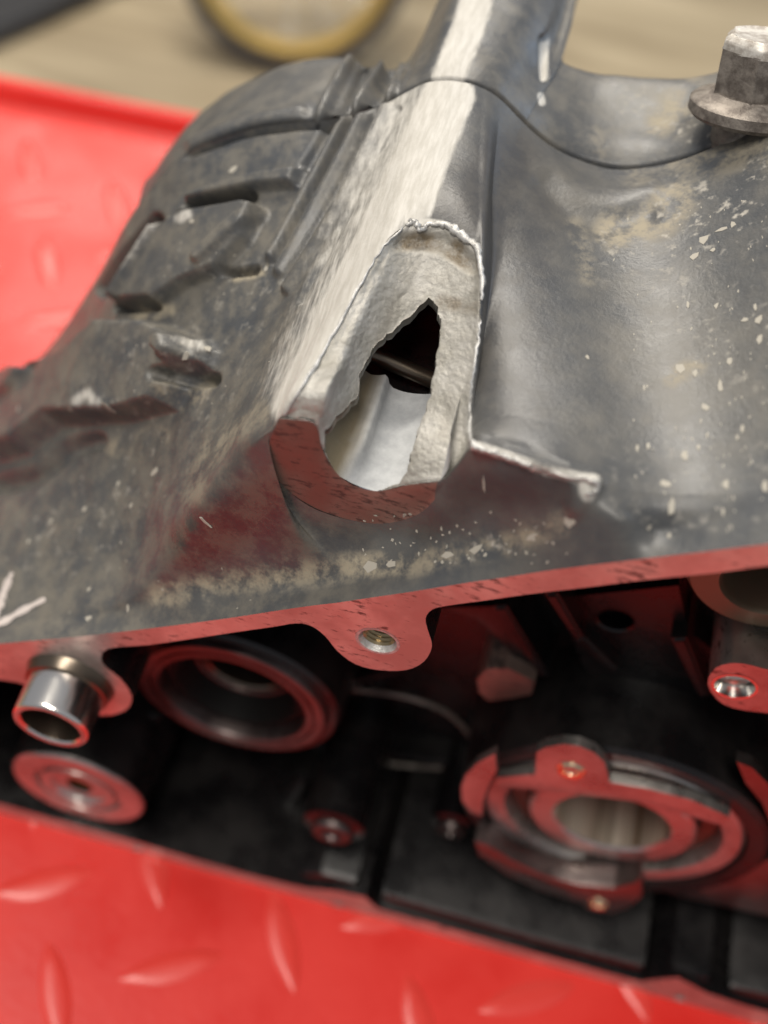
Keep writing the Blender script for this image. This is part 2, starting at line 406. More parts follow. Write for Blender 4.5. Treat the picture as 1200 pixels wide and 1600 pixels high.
PX, PY = proj(P)
# -------- relief of the outer wall
rel = np.zeros((nr, nc))
def ridge(path, w, h, soft=.5): 
    global rel
    d = seg_dist(smooth_poly(path, 5, False) if len(path) > 2 else path, PX, PY); rel += h * (1 - sstep(w * (1 - soft), w, d))
def plateau(poly, h, bw):
    global rel
    d = seg_dist(poly + [poly[0]], PX, PY); rel += h * np.where(inside(poly, PX, PY), sstep(0, bw, d), 0)
plateau([(-90,752),(52,712),(108,668),(213,661),(280,644),(303,606),(326,566),(318,530),(255,500),(180,500),(120,556),(60,575),(-90,640)], 7.0, 16)   # stepped bosses of the left flank
plateau([(186,474),(252,356),(296,330),(392,314),(420,330),(398,380),(352,432),(300,452),(252,486),(192,490)], 3.8, 12)
plateau([(262,350),(300,300),(400,270),(480,262),(470,300),(402,304),(300,326)], 3.0, 12)
ridge([(194,468),(224,410),(250,360)], 13, 2.4, .5)
ridge([(330,412),(372,372),(408,338)], 13, 1.6, .6)
plateau([(290,540),(330,528),(348,552),(334,580),(300,584),(284,566)], 3.4, 12)
plateau([(-40,640),(20,612),(60,590),(92,592),(60,630),(0,668)], 2.6, 9)
ridge([(298,326),(345,318),(392,309)], 11, -4.2, .6); ridge([(162,452),(200,396),(243,345)], 14, -6.0, .6)
ridge([(188,482),(246,478)], 10, -4.2, .6); ridge([(356,428),(398,422)], 9, -3.4, .6)
ridge([(284,598),(332,592)], 14, -4.2, .7); ridge([(-20,760),(55,742),(112,700),(150,690)], 20, -3.2, .8); ridge([(60,592),(88,588)], 7, -2.0, .7)
ridge([(296,238),(373,208),(455,196),(528,192)], 11, -3.6, .5); ridge([(520,196),(482,258)], 14, -1.8, .7)
ridge([(540,188),(474,312),(425,402)], 12, 1.9, .9); ridge([(575,168),(506,300),(436,424)], 11, 1.6, .9); ridge([(556,180),(490,306),(430,412)], 6, -1.2, .6)
ridge([(606,166),(532,318),(448,452)], 11, 1.5, .9); ridge([(590,170),(518,310),(442,438)], 6, -1.2, .6); ridge([(622,170),(556,310),(470,470)], 7, -.8, .7)
ridge([(838,222),(862,262),(905,298),(960,312),(1015,300)], 34, .9, 1.0)      # bead under the seam
ridge([(850,290),(890,335),(950,352),(1010,334)], 30, -.7, 1.0)
ridge([(745,697),(800,712),(860,730),(930,752)], 9, .8, .8)
ridge([(925,755),(900,790)], 26, .9, .9)
edge = np.minimum(1, np.minimum(np.arange(nr)[:, None] / 6., (nr - 1 - np.arange(nr))[:, None] / 8.))
rel *= edge
lump = (vnoise(P, 9, 1) - .5) * .5 + (vnoise(P, 3.5, 2) - .5) * .3
left = 1 - sstep(430, 640, PX); rel += lump * (.25 + .75 * left) * edge
# -------- broken opening
O = smooth_poly([(424,668),(447,640),(488,578),(528,508),(566,438),(598,384),(622,360),(642,349),(656,361),(670,352),(700,355),(722,372),(745,391),(750,430),(751,478),(746,540),(738,590),(733,640),(736,690),(722,728),(702,748),(688,752),(640,757),(584,768),(533,747),(504,704),(491,662),(470,656),(446,660)], 3)
HOLE = [(668,464),(682,478),(685,505),(681,545),(672,600),(664,640),(650,672),(640,700),(632,735),(622,756),(584,770),(533,750),(505,706),(512,676),(536,645),(560,622),(566,604),(568,578),(590,540),(632,500)]
def ragged(poly, step, amp):
    out = []
    for a, b in zip(poly, poly[1:] + poly[:1]):
        a, b = np.array(a), np.array(b); n = max(1, int(round(np.linalg.norm(b - a) / step))); t = (b - a) / (np.linalg.norm(b - a) + 1e-9)
        for k in range(n): out.append(tuple(a + (b - a) * k / n + np.array([-t[1], t[0]]) * rng.uniform(-amp, amp)))
    return out
O = ragged(O, 9, 1.6); HOLE = ragged(HOLE, 8, 2.2)
rows_i = np.arange(nr)[:, None]
def snap(poly, rmin, rmax):
    global P, PX, PY
    A = np.array(poly); B = np.roll(A, -1, 0); best = np.full(PX.shape, 1e9); tx = np.zeros_like(PX); ty = np.zeros_like(PX)
    for a, b in zip(A, B):
        d = b - a; t = np.clip(((PX - a[0]) * d[0] + (PY - a[1]) * d[1]) / (d @ d + 1e-9), 0, 1); qx, qy = a[0] + t * d[0], a[1] + t * d[1]
        e = np.hypot(PX - qx, PY - qy); m = e < best; best[m] = e[m]; tx[m] = qx[m]; ty[m] = qy[m]
    gc, gr = np.gradient(P, axis=1), np.gradient(P, axis=0)
    a11, a12 = np.gradient(PX, axis=1), np.gradient(PX, axis=0); a21, a22 = np.gradient(PY, axis=1), np.gradient(PY, axis=0)
    det = a11 * a22 - a12 * a21; det = np.where(abs(det) < 1e-6, 1e-6, det); ex, ey = tx - PX, ty - PY
    dc, dr = (a22 * ex - a12 * ey) / det, (-a21 * ex + a11 * ey) / det
    m = (np.maximum(abs(dc), abs(dr)) < .55) & (rows_i > rmin) & (rows_i < rmax)
    P = P + np.where(m[..., None], gc * dc[..., None] + gr * dr[..., None], 0); PX, PY = proj(P)
    return m
onO = snap(O, rD, rE + 14); onH = snap(HOLE, rD, rE)
def qmean(a): return (a[:-1, :-1] + a[1:, :-1] + a[:-1, 1:] + a[1:, 1:]) / 4
qx, qy = qmean(PX), qmean(PY)
qr, qc = np.meshgrid(np.arange(nr - 1), np.arange(nc - 1), indexing='ij')
qO = inside(O, qx, qy) & (qr >= rD) & (qr < rE + 14); qH = inside(HOLE, qx, qy) & (qr >= rD)
inH = inside(HOLE, PX, PY) & (rows_i >= rD)
qF = qO & ~qH
qE = (qr >= rC) & (qr < rD) & (qc >= cA - 12) & (qc < cB - 4)
qW = ~(qO | qH | qE)
PP = P + NRM * rel[..., None]
def sub(mask, pos, name, m, attrs, parent, extra=None):
    idx = -np.ones((nr, nc), int); r, c = np.nonzero(mask); use = np.zeros((nr, nc), bool)
    for dr, dc in ((0, 0), (1, 0), (0, 1), (1, 1)): use[r + dr, c + dc] = True
    idx[use] = np.arange(use.sum()); V = pos[use]
    Fc = np.stack([idx[r, c], idx[r, c + 1], idx[r + 1, c + 1], idx[r + 1, c]], 1).tolist()
    V = V.tolist(); at = {k: list(v[use]) for k, v in attrs.items()}
    if extra: extra(V, Fc, idx, at)
    return mesh_obj(name, V, Fc, m, parent, True, at)
def blob(path, w, soft=.7, amp=1): return amp * (1 - sstep(w * (1 - soft), w, seg_dist(path, PX, PY)))
wear = np.maximum.reduce([
    blob([(700,130),(655,215),(620,290),(600,340),(560,420),(510,520),(455,635)], 52, .75),
    blob([(715,150),(680,230),(650,320)], 40, .6),
    blob([(640,150),(585,290),(540,400),(450,600)], 84, .95, .60),
    blob([(640,345),(690,352),(735,385),(752,440)], 14, .8, .9),
    blob([(745,697),(800,716),(850,735),(930,755)], 13, .8, .85),
    blob([(160,640),(178,630),(190,641)], 20, .95, .62), blob([(265,345),(215,430)], 16, .9, .55),
    blob([(300,350),(312,345)], 18, .9, .7), blob([(320,545),(330,550)], 20, .9, .6),
    blob([(920,770),(915,760)], 26, .9, .7)])
dust = np.maximum.reduce([
    blob([(250,930),(380,905),(470,895),(560,885)], 34, .8, .95), blob([(560,885),(620,880)], 26, .6, 1),
    blob([(640,885),(720,862),(800,850),(880,815)], 28, .8, .75),
    blob([(420,640),(330,700),(300,780)], 40, .9, .5), blob([(215,490),(260,485)], 20, .6, .9), blob([(370,432),(420,420)], 14, .6, 1),
    blob([(290,625),(320,600)], 30, .8, .8), blob([(180,700),(250,680)], 26, .8, .7),
    blob([(960,360),(1030,340),(1060,310)], 46, .7, .9), blob([(900,350),(920,430)], 26, .9, .5),
    blob([(1050,590),(1090,570)], 24, .8, .7), blob([(1000,260),(1200,230)], 60, .9, .5), .06 + .16 * left])
shade_clean = np.maximum.reduce([blob([(300,850),(390,800),(420,780)], 62, .7, .95), blob([(430,830),(560,850)], 40, .8, .7), blob([(730,770),(800,765),(880,765)], 44, .7, .95), blob([(660,830),(720,800)], 34, .8, .7),  # step pockets: painted shade
    blob([(790,250),(740,330),(715,340)], 70, .6, .55), blob([(800,300),(775,450),(765,600)], 34, .8, .5), blob([(835,330),(815,480),(810,640)], 80, .9, .38)])  # ridge flank: clean, undusted paint
gloss = np.maximum(blob([(300,850),(390,800),(420,780)], 62, .7, 1), -1.1 * blob([(730,770),(800,765),(890,762)], 60, .6, 1)) + np.minimum(0, -1.1 * blob([(720,780),(800,765),(890,762)], 60, .6, 1))
grit = np.maximum.reduce([blob([(1000,380),(1090,340),(1250,300)], 110, .9, 1), blob([(1060,480),(1250,560)], 130, .9, .55),
    blob([(1030,760),(1250,800)], 150, .9, .35), blob([(100,830),(250,650),(350,470)], 140, .9, .45), blob([(720,862),(850,840)], 30, .8, .9)])
outer = sub(qW, PP, 'outer_wall', case_m, {'wear': wear, 'dust': dust, 'grit': grit, 'shade_clean': shade_clean, 'gloss': gloss}, case)
# the broken face sits a little below the skin, rough, with walls at its rim and at the hole
dpx = seg_dist(O + [O[0]], PX, PY)
sink = -.5 * sstep(0, 14, dpx) + (vnoise(P, 5, 8) - .5) * .5 * sstep(0, 40, dpx) + (vnoise(P, 1.6, 9) - .5) * .16 + (vnoise(P, .7, 12) - .5) * .16 - .2
upper = blob([(630,375),(690,378),(735,410)], 20, .8); sink = sink - .8 * upper
FP = P + NRM * sink[..., None]
stain_shade = np.maximum.reduce([blob([(625,378),(660,372),(715,386)], 26, .8, 1), blob([(700,390),(738,415)], 22, .8, 1), blob([(690,470),(745,480)], 24, .9, .8),  # shading below the lip put into the colour, along with brown tints
    blob([(600,560),(560,620),(535,650)], 20, .9, .6), blob([(620,480),(590,540)], 16, .9, .5), blob([(700,620),(690,680)], 22, .9, .4), np.full((nr, nc), .25)])
def fract_walls(V, Fc, idx, at):
    er = {}
    for r, c in zip(*np.nonzero(qF)):
        for a, b in (((r, c), (r, c + 1)), ((r, c + 1), (r + 1, c + 1)), ((r + 1, c + 1), (r + 1, c)), ((r + 1, c), (r, c))):
            k = (min(a, b), max(a, b)); er[k] = er.get(k, 0) + 1
    new = {}
    for (a, b), n in er.items():
        if n != 1: continue
        hole = (inH[a] or inH[b]) or min(seg_dist(HOLE + [HOLE[0]], PX[a], PY[a]), 99) < 9
        for v in (a, b):
            if (v, hole) not in new:
                new[(v, hole)] = len(V)
                V.append((FP[v] + np.array([0, 1.5, -3.2]) if hole else PP[v]).tolist()); at['stain_shade'].append(.3 if hole else 0)
        Fc.append([idx[a], idx[b], new[(b, hole)], new[(a, hole)]])
sub(qF, FP, 'fracture_face', fract_m, {'stain_shade': stain_shade}, case, fract_walls)
sub(qE, P, 'boss_end_face', endface_m, {}, case)

# inside of the broken tube: a two-lobed trough running back along the bore
pts = []; cx, cz, rr = -7.3, 190.5, 11.6
V = []; Fc = []; na, ny = 40, 24
for j in range(ny + 1):
    y = 12.75 + 24.6 * j / ny
    for i in range(na + 1):
        t = math.radians(168 + 204 * i / na); r = rr + 1.0 * max(0, 1 - j / 5)
        r -= 2.6 * min(1, j / 7) * math.exp(-((math.degrees(t) - 246) / 8) ** 2)          # the ledge between the lobes
        p = np.array([cx + r * math.cos(t), y, cz + r * math.sin(t)])
        r2 = .12 * (vnoise(p[None], 2.2, 11)[0] - .5); V.append(p + np.array([math.cos(t), 0, math.sin(t)]) * r2)
for j in range(ny):
    for i in range(na):
        q = j * (na + 1) + i; Fc.append((q, q + 1, q + na + 2, q + na + 1))
st = [max(0, min(1, 2.2 - abs((i / na) - .24) / .07)) for j in range(ny + 1) for i in range(na + 1)]
mesh_obj('bore_trough', V, Fc, channel_m, case, True, {'stain_shade': st})
# dark cavity behind the trough with a cross rod in it
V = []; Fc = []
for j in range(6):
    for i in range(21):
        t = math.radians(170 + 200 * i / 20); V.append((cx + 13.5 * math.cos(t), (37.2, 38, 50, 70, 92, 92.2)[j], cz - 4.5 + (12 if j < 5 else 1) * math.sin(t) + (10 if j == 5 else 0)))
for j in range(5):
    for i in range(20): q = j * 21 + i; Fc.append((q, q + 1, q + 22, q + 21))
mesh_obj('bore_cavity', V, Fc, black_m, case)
c0 = on_y(585, 555, 44); c1 = on_y(670, 592, 44)
lathe('cross_rod', [(.2, -12), (1.7, -12), (1.7, 12), (.2, 12)], 0, 0, darkmetal_m, case, 20, axis=c1 - c0, org=(c0 + c1) / 2)

# bright torn lip of the opening
bv = BVHTree.FromPolygons([tuple(v) for v in PP.reshape(-1, 3)], [(r * nc + c, r * nc + c + 1, (r + 1) * nc + c + 1, (r + 1) * nc + c) for r in range(nr - 1) for c in range(nc - 1)])
def hit(px, py):
    d = ray(px, py); h = bv.ray_cast(Vector(CAM), Vector(d).normalized())
    return (np.array(h[0]), np.array(h[1])) if h[0] is not None else (None, None)
def lip(name, path, rads, jag=.25, n=7, lift=.1):
    pp = smooth_poly(path, n, False); rr_ = np.interp(np.linspace(0, 1, len(pp)), np.linspace(0, 1, len(rads)), rads); pts = []; rs = []
    for (a, b), r in zip(pp, rr_):
        p, nn = hit(a + rng.uniform(-1.5, 1.5), b + rng.uniform(-1.5, 1.5))
        if p is None: continue
        pts.append(p + (nn if nn @ (CAM - p) > 0 else -nn) * lift); rs.append(r * rng.uniform(1 - jag, 1 + jag))
    return tube(name, pts, rs, bright_m, case, 7, .18)
lip('torn_lip', [(636,352),(646,346),(657,359),(671,350),(700,353),(723,370),(746,390),(751,428),(752,470)], [.3, .7, .5, .6, .8, .7, .5, .3])
lip('torn_lip', [(750,500),(745,545),(738,592),(734,640),(737,684),(742,698)], [.2, .35, .3, .35, .4, .6])
lip('torn_lip', [(740,697),(770,706),(800,716),(830,728),(850,736)], [.6, .45, .5, .5, .3], .35)
lip('torn_lip', [(850,736),(890,744),(925,750),(932,764),(915,775)], [.25, .3, .45, .5, .3], .3)
lip('torn_lip', [(446,648),(488,580),(528,510),(566,440),(600,384),(630,356)], [.25, .35, .3, .25, .2, .2], .3)

# grit and paint chips stuck on the skin: flat flakes with a little thickness
def flake(bm, px, py, sx, sy, rot, h=.10, k=5):
    sx *= .8; sy *= 1.0
    p, nn = hit(px, py)
    if p is None: return
    if nn @ (CAM - p) < 0: nn = -nn
    u = np.cross(nn, (0, 1, .2)); u /= np.linalg.norm(u); v = np.cross(nn, u); cs, sn = math.cos(rot), math.sin(rot); top = []; low = []
    for i in range(k):
        t = 2 * math.pi * i / k; r = rng.uniform(.45, 1.2); a, b = sx * r * math.cos(t), sy * r * math.sin(t)
        q = p + u * (a * cs - b * sn) + v * (a * sn + b * cs); top.append(bm.verts.new(tuple(q + nn * h))); 
        q2 = p + u * (a * cs - b * sn) * 1.12 + v * (a * sn + b * cs) * 1.12; low.append(bm.verts.new(tuple(q2 - nn * .15)))
    bm.faces.new(top)
    for i in range(k): bm.faces.new((top[i], top[(i + 1) % k], low[(i + 1) % k], low[i]))
bm = bmesh.new()
for a in [(1070,712,.9,1.7,.4),(1092,700,.5,.9,.3),(1012,697,.6,1.1,.2),(996,700,.5,1.0,.2),(1040,757,1.6,.9,.2),(1050,790,.7,1.5,0),(1134,757,.7,1.6,.1),(1103,636,1.0,1.0,.5),
          (1105,680,.4,.9,.2),(1160,670,.5,1.1,.2),(1152,685,.6,.8,.2),(1062,576,1.3,1.3,.5),(1085,583,.9,1.0,.5),(1125,603,.9,2.2,.1),(1140,565,.8,1.1,.4),(1185,500,1.6,1.2,.6),(1165,500,1.0,.8,.3),
          (1180,480,.5,1.3,.3),(1075,478,.5,1.2,.2),(1120,477,.6,.9,.2),(1187,530,.7,1.2,.2),(1195,760,.7,1.6,.1),(1014,825,.6,1.0,.2),(1045,838,.5,.9,.2),(1130,800,.6,1.1,.2),(1006,605,.4,.9,.3),
          (918,558,.5,1.0,.2),(756,755,.45,2.4,2.8),(1100,375,2.0,1.2,.5),(1130,358,2.4,1.0,.2),(1085,400,1.4,1.0,.3),(1115,390,.8,.9,.2),(1145,350,1.0,.9,.2),
          (170,638,3.2,1.6,.2),(240,738,2.2,1.0,.2),(185,755,.9,.9,0),(205,790,.9,.9,0),(132,795,.9,.8,0),(80,815,.8,.8,0),(45,845,.9,.9,0),(155,660,1.0,.6,0),(415,420,.9,.9,0),(110,640,.8,.6,0),
          (300,345,1.2,1.0,0),(365,265,1.6,1.0,.3),(325,545,1.3,1.5,0),(290,555,1.0,1.2,0),(28,640,1.0,1.0,0),(140,965,1.6,.9,0),(200,950,1.0,1.4,0),(140,920,.8,.8,0),
          (320,815,.6,1.6,.5),(580,885,2.6,1.2,.1),(610,882,2.2,1.1,.1),(890,815,2.0,1.0,.2),(700,866,1.8,.8,.2),(745,857,2.0,.8,.2),(830,838,2.4,.6,.3)]:
    flake(bm, *a)
for _ in range(90): flake(bm, 1200 - abs(rng.normal(0, 110)), rng.uniform(300, 830), rng.uniform(.1, .26), rng.uniform(.2, .6), rng.uniform(-.1, .5), .06, 5)
for _ in range(45): flake(bm, rng.uniform(0, 430), rng.uniform(330, 960), rng.uniform(.15, .4), rng.uniform(.15, .4), rng.uniform(0, 3), .06, 5)
for _ in range(60): flake(bm, rng.uniform(560, 900), rng.uniform(800, 880), rng.uniform(.15, .5), rng.uniform(.2, .5), rng.uniform(0, 3), .08, 5)
o = bm_obj('grit_flake', bm, chip_m, case, False); o['kind'] = 'stuff'
def stroke(path, w):
    pp = smooth_poly(path, 6, False); V = []; Fc = []
    for i, (a, b) in enumerate(pp):
        q = pp[min(i + 1, len(pp) - 1)]; p0 = pp[max(i - 1, 0)]; dx, dy = q[0] - p0[0], q[1] - p0[1]; l = math.hypot(dx, dy); ww = w * (1 - .55 * (i / len(pp)) ** 2) * rng.uniform(.6, 1.2)
        for s in (-1, 1):
            p, nn = hit(a - dy / l * ww * s, b + dx / l * ww * s)
            if p is None: p, nn = hit(a, b)
            if nn @ (CAM - p) < 0: nn = -nn
            V.append(p + nn * .2)
        if i: Fc.append((2 * i - 2, 2 * i - 1, 2 * i + 1, 2 * i))
    mesh_obj('paint_stroke', V, Fc, mark_m, case)
stroke([(-40,990),(0,975),(35,955),(72,936)], 6.5); stroke([(-12,975),(0,945),(10,918),(20,895)], 7.5)

# -------- side cover behind the seam
cov = []
far = {3:(225,285),4:(322,172),5:(420,118),6:(530,97),7:(612,112),8:(676,45),9:(712,8),10:(732,6),11:(752,6),12:(772,8),13:(795,12),14:(822,22),15:(845,45),16:(858,75),17:(868,98),18:(882,110),19:(905,120),20:(935,128),21:(965,131),22:(1010,134),23:(1075,134),24:(1130,120),25:(1205,85),26:(1320,50)}
for i in range(3, 27):
    s = seam[i]; dn = np.array([0, 0, -1.2])
    a = s + np.array([0, 2.1, -.1]); yb = 126 if i > 16 or i < 8 else 130
    b = Y(*far[i], yb)
    ridge_c = 8 <= i <= 17
    c = b + (np.array([0, 45, 0]) if ridge_c else np.array([0, 2.5, -6]))
    d = b + (np.array([0, 70, 0]) if ridge_c else np.array([0, 3.5, -60]))
    cov.append([a + dn * 3.5, a + dn * .25, a + (b - a) * .04, a + (b - a) * .5, a + (b - a) * .94, b, c, d])
cov = np.array(cov)
CP = hermite(cov.transpose(1, 0, 2), [3, 3, 24, 24, 8, 8, 12]); CP = hermite(CP.transpose(1, 0, 2), [22] * (len(cov) - 1)).transpose(1, 0, 2)
cx_, cy_ = proj(CP); hh, ww_ = CP.shape[:2]
CN = normals(CP)
if CN[30, ww_ - 60, 2] < 0: CN = -CN
rel2 = np.zeros((hh, ww_))
for path, w, h in [([(500,190),(545,100)], 11, 2.6), ([(530,188),(572,104)], 10, -2.0), ([(556,180),(594,112)], 10, 2.6), ([(580,172),(612,118)], 8, -1.6), ([(606,165),(634,110)], 9, 2.0), ([(300,225),(380,192),(470,176)], 14, 1.2), ([(850,120),(848,60)], 8, -1.0)]:
    rel2 += h * (1 - sstep(w * .1, w * 1.15, seg_dist(path, cx_, cy_)))
rel2 += (vnoise(CP, 6, 4) - .5) * .6 * np.minimum(1, np.arange(hh)[:, None] / 8.)
CP2 = CP + CN * rel2[..., None]
def blob2(path, w, soft=.7, amp=1): return amp * (1 - sstep(w * (1 - soft), w, seg_dist(path, cx_, cy_)))
w2 = np.maximum.reduce([blob2([(700,120),(730,50),(745,0)], 36, .6), blob2([(852,70),(850,120)], 8, .6, 1), blob2([(845,150),(848,160)], 9, .6, .8)])
d2 = np.maximum.reduce([blob2([(1030,190),(1080,150)], 50, .9, .9), blob2([(930,200),(935,240)], 24, .9, .4), np.full((hh, ww_), .15)])
cover = mesh_obj('side_cover', CP2.reshape(-1, 3), [(r * ww_ + c, r * ww_ + c + 1, (r + 1) * ww_ + c + 1, (r + 1) * ww_ + c) for r in range(hh - 1) for c in range(ww_ - 1)], case_m, case, True,
                 {'wear': w2.ravel(), 'dust': d2.ravel(), 'grit': blob2([(1000,170),(1100,200)], 70, .9, .8).ravel()})
# skirt of the outer wall turned down at the seam
V = []; Fc = []
for c in range(nc): V += [PP[-1, c], PP[-1, c] + np.array([0, .35, -.8]), PP[-1, c] + np.array([0, .5, -14])]
for c in range(nc - 1):
    for k2 in (0, 1): Fc.append((3 * c + k2, 3 * c + 3 + k2, 3 * c + 4 + k2, 3 * c + 1 + k2))
mesh_obj('seam_edge', V, Fc, black_m, case)

# flanged bolt screwed into the cover
bp = Y(1172, 178, 106.5); ax = R @ np.array([.06, .82, .57]); ax /= np.linalg.norm(ax)
bolt = lathe('bolt', [(.1, 4.4), (8.6, 4.4), (9.6, 3.6), (11.8, 2.9), (12.6, 2.2), (12.7, .2), (11.9, -.7), (9, -.8), (7, -1), (7, -16)], 0, 0, rust_m, case, 56, axis=ax, org=bp)
hexa = ax * 4.2 + bp; HEXP = .9
bm = bmesh.new(); rows = lathe_bm(bm, [(8.9, 0), (8.9, 8.8), (8.6, 9.4)], 0, 0, 6, ax, hexa, HEXP); bm.faces.new(rows[-1])
bm_obj('hex_head', bm, rust_m, bolt, False)
bm = bmesh.new(); rows = lathe_bm(bm, [(9.05, 8.4), (8.8, 10.2), (7.6, 11.4), (6.4, 11.1)], 0, 0, 6, ax, hexa, HEXP); bm.faces.new(rows[-1]); bmesh.ops.subdivide_edges(bm, edges=bm.edges, cuts=3)
for v in bm.verts: v.co += Vector(rng.uniform(-.22, .22, 3))
bm_obj('pale_head_top', bm, pale_m, bolt, True, 60)

# -------- mating flange
A_px = [c[0] for c in cols]
upper = smooth_poly(A_px, 3, False)
outer_loop = upper + [(1500, 1000), (1500, 1687), (1300, 1632)] + [(1150, 1590), (1060, 1565), (840, 1504), (700, 1465), (575, 1430), (400, 1381), (200, 1326), (0, 1270), (-150, 1228), (-300, 1187)]
inner_up = [(-270,1076),(-130,1066),(0,1062),(60,1078),(110,1102),(158,1118),(196,1110),(206,1088),(188,1060),(160,1036),(168,1014),(230,1008),(300,998),(380,986),(430,979),(462,974),(486,978),(508,994),(528,1018),(556,1038),(592,1047),(634,1047),(662,1034),(675,1010),(669,986),(665,966),(676,952),(702,946),(760,938),(830,928),(915,918),(1000,907),(1110,896),(1200,884),(1300,872),(1420,858)]
inner_dn = [(1450,1000),(1460,1640),(1300,1610),(1160,1570),(1105,1552),(1060,1528),(1030,1530),(1000,1534),(840,1490),(700,1450),(590,1420),(570,1402),(525,1392),(480,1388),(462,1384),(400,1369),(300,1341),(235,1322),(200,1312),(120,1290),(0,1256),(-150,1214),(-270,1180)]
inner_loop = smooth_poly(inner_up, 3, False) + inner_dn
FOOT = [(528, 1410), (1062, 1556), (215, 1322)]
bm = bmesh.new()
def loop(pts): 
    v = [bm.verts.new(tuple(on_y(a, b, 0))) for a, b in pts]; return v, [bm.edges.new((v[i], v[(i + 1) % len(v)])) for i in range(len(v))]
vo, eo = loop(outer_loop); vi, ei = loop(inner_loop)
def round_hole(bm, px, py, y, r, seg=32):
    c = on_y(px, py, y); v = [bm.verts.new((c[0] + r * math.cos(2 * math.pi * i / seg), y, c[2] + r * math.sin(2 * math.pi * i / seg))) for i in range(seg)]
    return [bm.edges.new((v[i], v[(i + 1) % seg])) for i in range(seg)]
eh = round_hole(bm, 590, 1002, 0, 3.9)
for hx, hy in FOOT: eh += round_hole(bm, hx, hy + 4, 0, 1.5, 20)
bmesh.ops.triangle_fill(bm, use_beauty=True, use_dissolve=False, edges=eo + ei + eh)
nup = len(upper); back = {}
for v in vo[nup:]: back[v] = bm.verts.new((v.co.x, 60, v.co.z))
for a, b in zip(vo[nup:], vo[nup + 1:]): bm.faces.new((a, b, back[b], back[a]))
flange = bm_obj('mating_flange', bm, flange_m, case, sharp=25)
# inner walls and back of the casting
DB = 46.0
bm = bmesh.new(); I3 = [on_y(a, b, 0) for a, b in inner_loop]
f = [bm.verts.new((p[0], .03, p[2])) for p in I3]; b_ = [bm.verts.new((p[0], DB, p[2])) for p in I3]
for i in range(len(f)): j = (i + 1) % len(f); bm.faces.new((f[i], f[j], b_[j], b_[i]))
es = [bm.edges.get((b_[i], b_[(i + 1) % len(b_)])) for i in range(len(b_))]
bmesh.ops.triangle_fill(bm, use_beauty=True, use_dissolve=False, edges=es)
bm_obj('inner_wall', bm, black_m, case, sharp=45)
def holed_plate(name, px, y, depth, m, parent, hole):
    bm = bmesh.new(); v = [bm.verts.new(tuple(on_y(a, b, y))) for a, b in px]; e = [bm.edges.new((v[i], v[(i + 1) % len(v)])) for i in range(len(v))]
    bmesh.ops.triangle_fill(bm, use_beauty=True, use_dissolve=False, edges=e + round_hole(bm, hole[0], hole[1], y, hole[2]))
    b = [bm.verts.new((w.co.x, y + depth, w.co.z)) for w in v]
    for i in range(len(v)): j = (i + 1) % len(v); bm.faces.new((v[i], v[j], b[j], b[i]))
    return bm_obj(name, bm, m, parent, sharp=30)
# threaded hole in the middle lug: bright bore and threads
h = on_y(590, 1002, 0)
lathe('threaded_insert', [(3.2, 1.6), (3.9, -.02), (4.5, -.06)], h[0], h[2], bright_m, flange, 40)
pr = [(3.3, 1.2)]
for i in range(9): pr += [(2.9, 1.7 + i), (3.4, 2.2 + i)]
pr += [(3.2, 10), (.1, 10)]
lathe('thread', pr, h[0], h[2], mat('oily_thread_steel', (.40, .31, .18), .3, 1.0), flange, 40)

# dowel sleeve standing out of the flange
q = on_y(79, 1133, -12.0); r_ = 9.0
dow = lathe('dowel_sleeve', [(r_, 1), (r_, -11.4), (r_ - .15, -12.1), (r_ - .5, -12.5), (r_ - 1.5, -12.5), (r_ - 1.9, -12.0)], q[0], q[2], chrome_m, case, 96, sharp=50)
lathe('sleeve_bore', [(r_ - 1.9, -12.0), (r_ - 2.0, -11.5), (r_ - 2.1, 2), (.1, 2)], q[0], q[2], darkmetal_m, dow, 64)
lathe('sleeve_collar', [(r_ + .05, -3.2), (r_ + .9, -2.8), (r_ + 1.2, -1.2), (r_ + 1.6, -.05)], q[0], q[2], darkmetal_m, case, 64)
lathe('dowel_end_ring', [(r_ - .45, -12.55), (r_ - 1.0, -12.75), (r_ - 1.6, -12.55)], q[0], q[2], ringface_m, case, 64)

# -------- bearings and bosses inside
c = on_y(955, 1287, 19); X0, Z0 = c[0], c[2]; BY = 5.0
def dy(pr): return [(r, y + BY) for r, y in pr]
bear = lathe('main_bearing', dy([(27.2, 20), (27.4, 15.4), (28.0, 14.3), (29, 14), (32.2, 14), (33.4, 15), (33.6, 20)]), X0, Z0, ringface_m, case, 110)
lathe('inner_ring', dy([(14.7, 18), (14.8, 14.7), (15.4, 14), (20.6, 14), (21.4, 14.8), (21.6, 24)]), X0, Z0, ringface_m, bear, 96)
lathe('bore_sleeve', dy([(14.7, 15), (14.6, 39)]), X0, Z0, bore_m, bear, 96)
lathe('ball_cage', dy([(21.5, 19.5), (22.5, 18.5), (26, 18.5), (27.3, 19.5)]), X0, Z0, darkmetal_m, bear, 96)
lathe('bearing_boss', [(33.6, 21), (34.2, 18.4), (38.0, 18.2), (39.4, 19.4), (41, 46)], X0, Z0, satin_m, case, 96)
lathe('shaft_bore', [(14.6, 44), (14.6, 45), (.2, 45.2)], X0, Z0, darkmetal_m, case, 48)
rp = plate('bearing_retainer', [(838,1176),(852,1168),(880,1163),(905,1166),(928,1176),(945,1192),(953,1222),(1010,1232),(1080,1250),(1140,1277),(1131,1292),(1060,1270),(1000,1254),(930,1245),(850,1236),(778,1230),(776,1216),(836,1210)], 15.5, 2.6, ringface_m, case)
